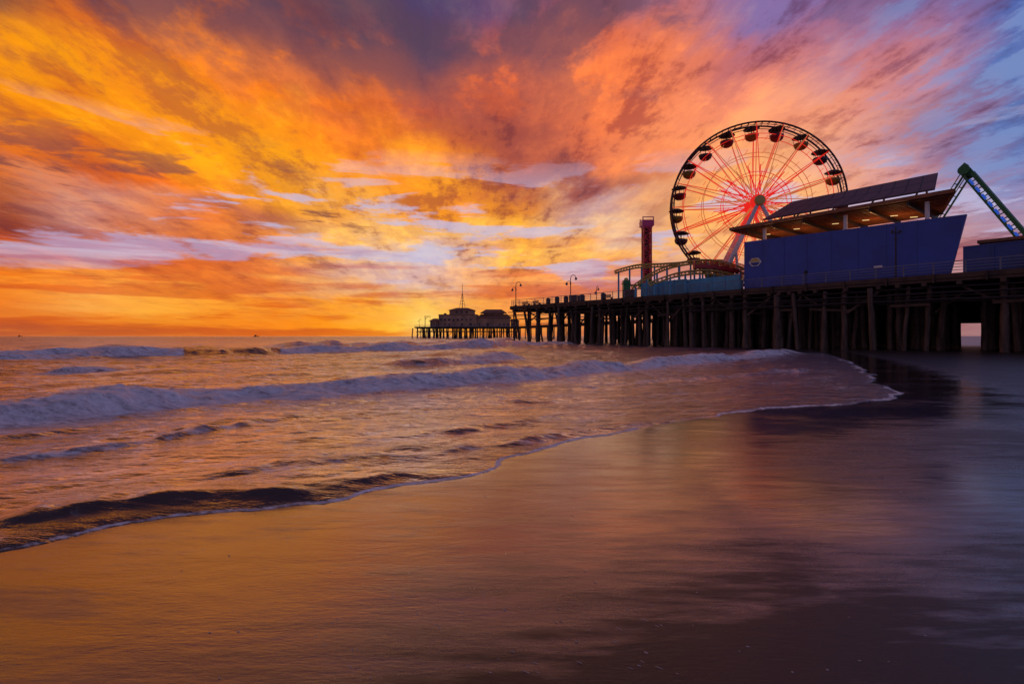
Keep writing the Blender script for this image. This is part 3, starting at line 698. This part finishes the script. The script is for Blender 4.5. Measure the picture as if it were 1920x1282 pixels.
def gondola_parts(bowlmat):
    g=empty('gondola',(0,0,0),fw)
    mb=MB(); mb.lathe((0,0,0),[(0.02,0.62),(0.55,0.52),(1.05,0.30),(1.36,0.10),(1.30,0.06),(0.5,0.22),(0.02,0.28)],14)
    mb.build('canopy',M['canopy'],(0,0,0),g,smooth=True)
    mb=MB(); mb.lathe((0,0,0),[(0.02,-1.95),(0.55,-1.9),(0.95,-1.62),(1.12,-1.2),(1.14,-0.92),(1.05,-0.92),(0.95,-1.25),(0.5,-1.5),(0.02,-1.55)],14)
    mb.build('tub',bowlmat,(0,0,0),g,smooth=True)
    mb=MB(); mb.tube((0,0,-1.55),(0,0,0.4),0.07,n=6)
    for k in range(4):
        a=math.pi/4+k*math.pi/2; mb.tube((1.05*math.cos(a),1.05*math.sin(a),-0.95),(1.15*math.cos(a),1.15*math.sin(a),0.16),0.035,n=5)
    for k in range(5):
        a=k*1.257+.3; mb.lathe((0.62*math.cos(a),0.62*math.sin(a),-1.3),[(0.16,0),(0.2,0.35),(0.08,0.5),(0.02,0.52)],6)
    mb.tube((-0.0,-0.95,0.0),(0.0,0.95,0.0),0.06,n=6)
    mb.build('frame',M['dark'],(0,0,0),g)
    return g
gs=[gondola_parts(M['tubred']),gondola_parts(M['tubgold']),gondola_parts(M['tubdark'])]
seq=[0,1,2,1,0,1,0,2,1,0,1,2,0,1,0,1,2,0,1,0]; seen=set()
for i in range(20):
    th=2*math.pi*(i+0.15)/20; loc=wp(FR-0.85,th,0)-FO
    k=seq[i]
    if k not in seen: g_=gs[k]; g_.location=loc; seen.add(k)
    else: g_=copy_thing(gs[k],loc)
    g_.scale=(0.92,0.92,0.92)
    g_.rotation_euler=(random.uniform(-.06,.06),random.uniform(-.06,.06),beta+random.uniform(-1,1)*.5)
# ------------------------------------------------------------------ drop tower
TX,TY=26.3,100.0
tw=empty('drop_tower',(TX,TY,DK),label='tall narrow maroon drop tower ride with pink crown',category='tower'); TO=tw.location
mb=MB()
for a,b_ in ((-.7,-.7),(.7,-.7),(.7,.7),(-.7,.7)): mb.beam((TX+a,TY+b_,DK),(TX+a,TY+b_,22.8),0.26,0.26)
k=DK; i=0
while k<22.6:
    for (a,b_),(c_,d_) in (((-.7,-.7),(.7,-.7)),((.7,-.7),(.7,.7)),((.7,.7),(-.7,.7)),((-.7,.7),(-.7,-.7))):
        if i%2: a,b_,c_,d_=c_,d_,a,b_
        mb.beam((TX+a,TY+b_,k),(TX+c_,TY+d_,k+1.1),0.18,0.18); mb.beam((TX+a,TY+b_,k),(TX+c_,TY+d_,k),0.14,0.14)
    k+=1.1; i+=1
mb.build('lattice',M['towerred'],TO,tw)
mb=MB(); mb.box((TX,TY,15.2),0.75,0.75,15); mb.build('core',M['dark'],TO,tw)
mb=MB(); mb.box((TX,TY,23.4),2.3,2.3,1.1); mb.box((TX,TY,22.7),1.8,1.8,0.28)
for a in (-1.,1.):
    mb.box((TX+a,TY-1.1,24.2),0.16,0.16,0.5); mb.box((TX+a,TY+1.0,24.2),0.16,0.16,0.5)
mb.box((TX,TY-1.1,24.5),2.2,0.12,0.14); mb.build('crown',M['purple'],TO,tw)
for a in (-1,1):
    mb=MB(); mb.box((TX+a*1.15,TY,11.0),0.55,1.8,0.5); mb.box((TX+a*1.35,TY,11.7),0.16,1.8,1.1); mb.build('seat_row',M['gold'],TO,tw)
# ------------------------------------------------------------------ coaster
rc=empty('roller_coaster',(30,80,DK),label='yellow steel roller coaster track on light blue posts',category='roller coaster'); RO=rc.location
def spline(pts,n=8):
    o=[]
    for i in range(len(pts)-1):
        p0=pts[max(i-1,0)];p1=pts[i];p2=pts[i+1];p3=pts[min(i+2,len(pts)-1)]
        for k in range(n):
            t_=k/n; o.append(0.5*((2*p1)+(p2-p0)*t_+(2*p0-5*p1+4*p2-p3)*t_**2+(3*p1-p0-3*p2+p3)*t_**3))
    o.append(pts[-1]); return o
t1=spline([Vector(v_) for v_ in ((17.5,87,12.6),(21,87,13.5),(25,86,13.6),(29,86,13.9),(33,86,14.2),(37,87,14.1),(42,88,12.6),(48,90,11))])
t2_=spline([Vector(v_) for v_ in ((18.5,79,9.2),(21.5,78.6,11.2),(24.5,78,12.4),(28.5,77,12.9),(32,76.5,12.4),(35,77,11.2),(38,79,10.2))])
t3_=spline([Vector(v_) for v_ in ((20,74.5,9.3),(24,74,10.6),(28,73.5,10.9),(32,73.6,10.2),(36,74.5,9.4))])
for tr in (t1,t2_,t3_):
    mb=MB()
    for a,b_ in zip(tr[:-1],tr[1:]):
        d=(b_-a).normalized(); r=d.cross(Vector((0,0,1))).normalized()*0.55
        mb.tube(a+r,b_+r,0.10,n=6); mb.tube(a-r,b_-r,0.10,n=6); mb.tube(a+r,a-r,0.06,n=4)
        mb.tube(a-Vector((0,0,.45)),b_-Vector((0,0,.45)),0.15,n=6); mb.tube(a+r,a-Vector((0,0,.45)),0.05,n=4); mb.tube(a-r,a-Vector((0,0,.45)),0.05,n=4)
    mb.build('track',M['gold'],RO,rc)
    for q in tr[2::4]:
        mb=MB(); mb.tube((q.x,q.y,DK),(q.x,q.y,q.z-0.45),0.15,n=8); mb.build('support_post',M['teal'],RO,rc)
def rcar(loc,ang):
    c=empty('coaster_car',loc,label='small red open roller coaster car on the yellow track',category='coaster car',group='roller coaster train')
    mb=MB(); mb.box((0,0,0.45),1.7,1.2,0.5); mb.add([(0.85,-0.6,0.2),(1.25,-0.35,0.25),(1.25,0.35,0.25),(0.85,0.6,0.2),(0.85,-0.6,0.7),(1.15,-0.35,0.5),(1.15,0.35,0.5),(0.85,0.6,0.7)],[(3,2,1,0),(4,5,6,7),(0,1,5,4),(1,2,6,5),(2,3,7,6)])
    mb.box((-0.75,0,1.0),0.15,1.1,0.7); mb.box((0.1,0,0.95),0.12,1.1,0.5); mb.build('body',M['red'],(0,0,0),c)
    for a in (-0.55,0.55):
        for b_ in (-0.5,0.5):
            mb=MB(); mb.tube((a,b_-0.06,0.14),(a,b_+0.06,0.14),0.14,n=10); mb.build('wheel',M['dark'],(0,0,0),c)
    c.rotation_euler=(0,0,ang); return c
ca=rcar(t3_[14]+Vector((0,0,.1)),math.atan2((t3_[15]-t3_[14]).y,(t3_[15]-t3_[14]).x))
for i in (17,20,23): copy_thing(ca,t3_[i]+Vector((0,0,.1)),math.atan2((t3_[i+1]-t3_[i]).y,(t3_[i+1]-t3_[i]).x))
gx=P(48.5,4,0)
gg=empty('ride_gantry',(gx.x,gx.y,DK),label='green steel ride gantry with short side arms',category='ride')
mb=MB(); mb.box((gx.x,gx.y,DK+1.7),1.1,1.1,3.4); mb.box((gx.x,gx.y,DK+2.9),1.3,1.3,0.25); mb.build('mast',M['green'],gg.location,gg)
mb=MB(); mb.beam((gx.x,gx.y,DK+2.6),(gx.x+4.2,gx.y,DK+2.6),0.3,0.3); mb.beam((gx.x+4.0,gx.y,DK+2.4),(gx.x+4.0,gx.y,DK+3.6),0.5,0.6)
mb.beam((gx.x+0.5,gx.y,DK+1.2),(gx.x+2.6,gx.y,DK+2.5),0.15,0.15); mb.build('arm',M['green'],gg.location,gg)
mb=MB(); mb.lathe((gx.x,gx.y,DK+3.4),[(0.4,0),(0.35,0.3),(0.15,0.45),(0.02,0.5)],10); mb.build('cap',M['gold'],gg.location,gg)
# swing ride frame
AP=Vector((57.0,64.5,22.3)); ud=Vector((0.55,-0.83,0)).normalized()
sw=empty('swing_ride',(AP.x,AP.y,DK),label='tall green steel ride frame with strips of blue lights',category='ride'); SO=sw.location
for off in (0.0,2.4):
    for e in (-1,1):
        a=AP+nx*off; b_=Vector((a.x,a.y,DK))+ud*(e*8.4); mb=MB()
        dd=(b_-a).normalized(); q=dd.cross(nx).normalized()*(0.42 if e>0 else 0.2)
        if e>0 and q.z<0: q=-q
        hw=0.40 if e>0 else 0.18
        mb.beam(a+q,b_+q,hw,hw); mb.beam(a-q,b_-q,hw*.5,hw*.5)
        k=0.03
        while k<0.97:
            mb.beam(a.lerp(b_,k)+q,a.lerp(b_,k)-q,0.10,0.12); k+=0.07
        lg=mb.build('leg',M['green'],SO,sw)
        if off==0 and e>0:
            mb=MB(); k=0.08
            while k<0.95: mb.beam(a.lerp(b_,k)-nx*0.05-q*.45,a.lerp(b_,k+0.045)-nx*0.05-q*.45,0.10,0.26); k+=0.07
            mb.build('light_strip',M['led'],SO,lg)
mb=MB(); mb.tube(AP-nx*0.4,AP+nx*2.8,0.40,n=14); mb.tube(AP-nx*0.55,AP-nx*0.41,0.6,n=14); mb.lathe(tuple(AP+Vector((0,0,0.25))),[(0.55,0),(0.4,0.4),(0.1,0.7),(0.02,0.8)],10)
mb.build('axle',M['green'],SO,sw)
# ------------------------------------------------------------------ lamps
def lamp(loc,h=5.2):
    c=empty('street_lamp',loc,label='dark double hooked street lamp standing on the pier deck',category='street lamp',group='hooked lamps along the pier')
    mb=MB(); mb.lathe((0,0,0),[(0.22,0),(0.2,0.3),(0.11,0.5),(0.085,1.0),(0.07,h-0.8)],10)
    mb.path([Vector((0.5-0.5*math.cos(a),0,h-0.8+0.7*math.sin(a))) for a in [math.pi*k/10 for k in range(0,10)]],0.06)
    mb.path([Vector((-0.36+0.36*math.cos(a),0,h-1.7+0.5*math.sin(a))) for a in [math.pi*k/10 for k in range(0,10)]],0.05)
    mb.tube((0,0,h-1.9),(0,0,h-1.5),0.12,n=8)
    mb.build('pole',M['dark'],(0,0,0),c,smooth=False)
    for cx_,cz in ((0.98,h-0.85),(-0.71,h-1.8)):
        mb=MB(); mb.lathe((cx_,0,cz),[(0.03,0.35),(0.12,0.28),(0.26,0.05),(0.26,0)],12); mb.build('lamp_shade',M['dark'],(0,0,0),c)
        mb=MB(); mb.lathe((cx_,0,cz-0.1),[(0.02,-0.12),(0.14,-0.08),(0.18,0.04),(0.1,0.12)],12); mb.build('bulb',M['white'],(0,0,0),c)
    return c
l0=lamp(P(74.3,0.6,7.5)); copy_thing(l0,P(58.8,1.0,7.5))
copy_thing(l0,P(70,20,7.5),1.0)
ps=P(9.8,0.9,7.5)
up=empty('utility_pole',ps,label='slender grey pole with small floodlight arms',category='pole')
mb=MB(); mb.tube((0,0,0),(0,0,5.6),0.09,0.06,n=8); mb.beam((-0.4,0,4.9),(0.4,0,4.9),0.06,0.06); mb.beam((0,-0.3,4.3),(0,0.3,4.3),0.06,0.06); mb.build('shaft',M['dark'],(0,0,0),up)
for a in (-0.4,0.4):
    mb=MB(); mb.box((a,-0.05,5.05),0.2,0.2,0.24); mb.build('floodlight',M['dark'],(0,0,0),up)
ps=P(18.7,0.8,7.5); up=empty('bollard_lamp',ps,label='short lantern post beside the railing',category='lamp')
mb=MB(); mb.tube((0,0,0),(0,0,1.3),0.06,n=8); mb.build('post',M['dark'],(0,0,0),up)
mb=MB(); mb.lathe((0,0,1.3),[(0.08,0),(0.2,0.15),(0.22,0.4),(0.1,0.55),(0.02,0.6)],10); mb.build('lantern',M['dark'],(0,0,0),up)
def trash(loc):
    c=empty('trash_bin',loc,label='dark metal litter bin on the pier deck',category='bin',group='litter bins on the pier')
    mb=MB(); mb.lathe((0,0,0),[(0.36,0.0),(0.42,0.1),(0.45,1.05),(0.40,1.1)],14); mb.build('body',M['dark'],(0,0,0),c)
    mb=MB(); mb.lathe((0,0,0),[(0.47,1.1),(0.45,1.25),(0.2,1.45),(0.02,1.48)],14); mb.build('lid',M['dark'],(0,0,0),c); return c
b0=trash(P(60.6,1.6,7.5))
for s,d in ((62.8,1.4),(66.5,2.5),(56.5,1.7),(52.0,2.2),(-1.5,1.2)): copy_thing(b0,P(s,d,7.5))
def cab(s,d,w,h,lab):
    c=empty('utility_cabinet',P(s,d,7.5),label=lab,category='cabinet')
    mb=MB(); mb.box((0,0,h/2),w,0.8,h,ANG); mb.box((0,0,h+0.04),w+0.12,0.92,0.078,ANG); mb.build('body',M['dark'],(0,0,0),c)
    mb=MB(); mb.box((-0.41*nx.x,-0.41*nx.y,h/2),w*0.8,0.03,h*0.8,ANG); mb.build('door',M['dark'],(0,0,0),c)
cab(61.2,4,1.4,1.6,'dark utility cabinet on the pier deck'); cab(57.6,2.4,1.0,1.3,'small dark service cabinet beside the railing'); cab(46.3,2,1.8,1.5,'wide dark equipment cabinet near the ride'); cab(-0.6,1.3,1.3,1.4,'grey equipment cabinet by the blue wall')
def bench(loc):
    c=empty('bench',loc,label='slatted wooden bench facing the railing',category='bench',group='benches on the pier')
    mb=MB()
    for k in range(4): mb.box((0,-0.2+k*0.14,0.45),1.8,0.11,0.05)
    mb.build('seat',M['wood'],(0,0,0),c)
    mb=MB()
    for k in range(3): mb.box((0,0.33,0.6+k*0.14),1.8,0.04,0.11)
    mb.build('backrest',M['wood'],(0,0,0),c)
    for a in (-0.75,0.75):
        mb=MB(); mb.box((a,0,0.21),0.08,0.5,0.42); mb.build('leg',M['dark'],(0,0,0),c)
    c.rotation_euler=(0,0,ANG); return c
be=bench(P(68.5,1.3,7.5)); copy_thing(be,P(71.8,1.4,7.5),ANG); copy_thing(be,P(50,1.2,7.5),ANG)
# ------------------------------------------------------------------ end buildings
def gable(mb,x0,x1,y0,y1,z0,z1,hip=0.3):
    xm0=x0+(x1-x0)*hip; xm1=x1-(x1-x0)*hip; ym=(y0+y1)/2
    mb.add([(x0,y0,z0),(x1,y0,z0),(x1,y1,z0),(x0,y1,z0),(xm0,ym,z1),(xm1,ym,z1)],[(3,2,1,0),(0,1,5,4),(1,2,5),(2,3,4,5),(3,0,4)])
def house(name,label,x0,x1,z1,roofz,y0=328.0,y1=342.0,flat=False,wins=6,floors=1,hip=0.25,mt='stucco',z0=7.45,ov=0.9):
    c=empty(name,((x0+x1)/2,(y0+y1)/2,z0),label=label,category='building'); o=c.location
    mb=MB(); mb.box(((x0+x1)/2,(y0+y1)/2,(z0+z1)/2),x1-x0,y1-y0,z1-z0); mb.build('wall',M[mt],o,c)
    mb=MB()
    if flat:
        mb.box(((x0+x1)/2,(y0+y1)/2,z1+0.2),x1-x0+0.5,y1-y0+0.5,0.38)
        for k in range(3): mb.box((x0+(x1-x0)*(0.15+0.3*k),(y0+y1)/2-3,z1+0.85),1.6,1.6,0.9)
    else: gable(mb,x0-ov,x1+ov,y0-ov,y1+ov,z1+0.003,roofz,hip)
    mb.build('roof',M['tile'],o,c)
    rr=random.Random(int(abs(x0)*10))
    for f in range(floors):
        for k in range(wins):
            if rr.random()<0.2: continue
            xx=x0+(x1-x0)*(k+0.5)/wins; zz=z0+1.5+f*3.2
            w=(x1-x0)/wins*rr.uniform(0.14,0.34); hb_=rr.choice((0.3,0.5,0.5)); lo_=rr.choice((0.9,1.3,0.6))
            mb=MB(); arch=f==0
            pts=[(xx-w,zz-lo_),(xx+w,zz-lo_),(xx+w,zz+hb_)]+([(xx+w*math.cos(a),zz+hb_+w*0.6*math.sin(a)) for a in (0.6,1.2,1.57,1.94,2.5)] if arch else [])+[(xx-w,zz+hb_)]
            n=len(pts); mb.add([(a,y0-0.03,b_) for a,b_ in pts]+[(a,y0-0.003,b_) for a,b_ in pts],[tuple(range(n))]+[(i,i+n,(i+1)%n+n,(i+1)%n) for i in range(n)])
            mb.build('window',M['window'],o,c)
    return c
house('harbor_building','tan stucco arched building on the outer pier platform',-47,-22.5,15.0,18.5,flat=True,wins=9,floors=2)
t_=house('tower_building','square stucco upper tower block with tiled hip roof',-40.5,-24.5,18.2,20.0,y0=331,y1=340,wins=5,floors=1,hip=0.3,z0=15.39)
mb=MB(); mb.tube((-32.5,335,19.8),(-32.5,335,35.5),0.28,0.12,n=6)
for zz in (22.5,24.5,26.5,28.5): mb.beam((-33.9+(zz-22)*.2,335,zz),(-31.1-(zz-22)*.2,335,zz),0.16,0.16)
for e in (-1,1):
    mb.beam((-32.5+e*1.9,335,19.5),(-32.5,335,30.0),0.2,0.2)
mb.build('antenna',M['dark'],t_.location,t_)
house('restaurant_building','long tan restaurant with broad pitched tile roof',-22.2,-1.2,13.2,15.8,flat=False,wins=8,floors=1,hip=0.12)
house('clerestory_building','raised upper storey with low pitched tile roof',-18.5,-5.5,16.4,19.0,y0=333,y1=339,wins=4,floors=0,hip=0.2,z0=14.2,ov=2.2)
house('bait_shop','small low hut with pitched roof on the platform',-52.5,-47.5,11.0,13.0,wins=3,hip=0.3)
house('snack_shop','small flat roofed snack kiosk on the platform',-0.9,4.5,11.2,12,flat=True,wins=2)
cr_=empty('dock_crane',(-56,330,7.45),label='small dark davit crane on the platform edge',category='crane')
mb=MB(); mb.beam((-56,330,7.45),(-56,330,14.3),0.35,0.35); mb.beam((-56.5,330,14.2),(-52.5,330,14.2),0.3,0.3); mb.beam((-56,330,12.3),(-54,330,14.1),0.2,0.2); mb.build('jib',M['dark'],cr_.location,cr_)
mb=MB(); mb.beam((-52.8,330,14.1),(-52.8,330,11.8),0.12,0.12); mb.build('hoist',M['dark'],cr_.location,cr_)
for xx in (-59,-48,-12,2): copy_thing(l0,(xx,326,7.45),0.3)
# ------------------------------------------------------------------ boats
def boat(loc,s_):
    c=empty('fishing_boat',loc,label='small dark boat far out on the sea near the horizon',category='boat',group='boats near the horizon')
    mb=MB(); mb.add([(-5*s_,-1.3*s_,1.4*s_),(4*s_,-1.3*s_,1.6*s_),(6.5*s_,0,2.2*s_),(4*s_,1.3*s_,1.6*s_),(-5*s_,1.3*s_,1.4*s_),(-4.6*s_,-0.8*s_,-.3),(3.5*s_,-0.8*s_,-.3),(5*s_,0,-.3),(3.5*s_,0.8*s_,-.3),(-4.6*s_,0.8*s_,-.3)],[(0,1,2,3,4),(9,8,7,6,5),(0,5,6,1),(1,6,7,2),(2,7,8,3),(3,8,9,4),(4,9,5,0)])
    mb.build('hull',M['dark'],(0,0,0),c)
    mb=MB(); mb.box((-1*s_,0,2.6*s_),3*s_,1.7*s_,2.2*s_); mb.box((-1*s_,0,3.8*s_),3.4*s_,2*s_,0.2*s_); mb.build('cabin',M['dark'],(0,0,0),c)
    mb=MB(); mb.tube((0.5*s_,0,3.8*s_),(0.5*s_,0,6.5*s_),0.12*s_,n=5); mb.build('mast',M['dark'],(0,0,0),c); return c
bt=boat((-450,900,0),0.9); copy_thing(bt,(-1250,1300,0),0.8)
# ------------------------------------------------------------------ small beach debris
mb=MB()
for i in range(150):
    px=random.uniform(60,1800); py=random.uniform(930,1270) if i%3 else random.uniform(800,900)
    if i%4==0: px=random.uniform(580,1250); py=random.uniform(1090,1260)
    x_,y_=gw(px,py)
    if sdist(np.array([x_]),np.array([y_]))[0]>-0.25: continue
    r=random.uniform(0.0015,0.005); a=-0.6+random.uniform(-.35,.35); el=random.choice((1.5,2.5)) if i%4 else random.uniform(5,11)
    if i%4==0: r=random.uniform(0.0014,0.003)
    n=8; ring_=[(x_+r*el*math.cos(a)*math.cos(q)-r*math.sin(a)*math.sin(q),y_+r*el*math.sin(a)*math.cos(q)+r*math.cos(a)*math.sin(q),0.0) for q in [2*math.pi*k/n for k in range(n)]]
    mb.add(ring_+[(x_,y_,r*0.8)],[(k,(k+1)%n,n) for k in range(n)])
mb.build('shell_fragments',mat('shell',(0.50,0.42,0.38),0.6),(0,3,0),kind='stuff',label='scattered pale shell fragments on wet sand',category='shells',smooth=True)
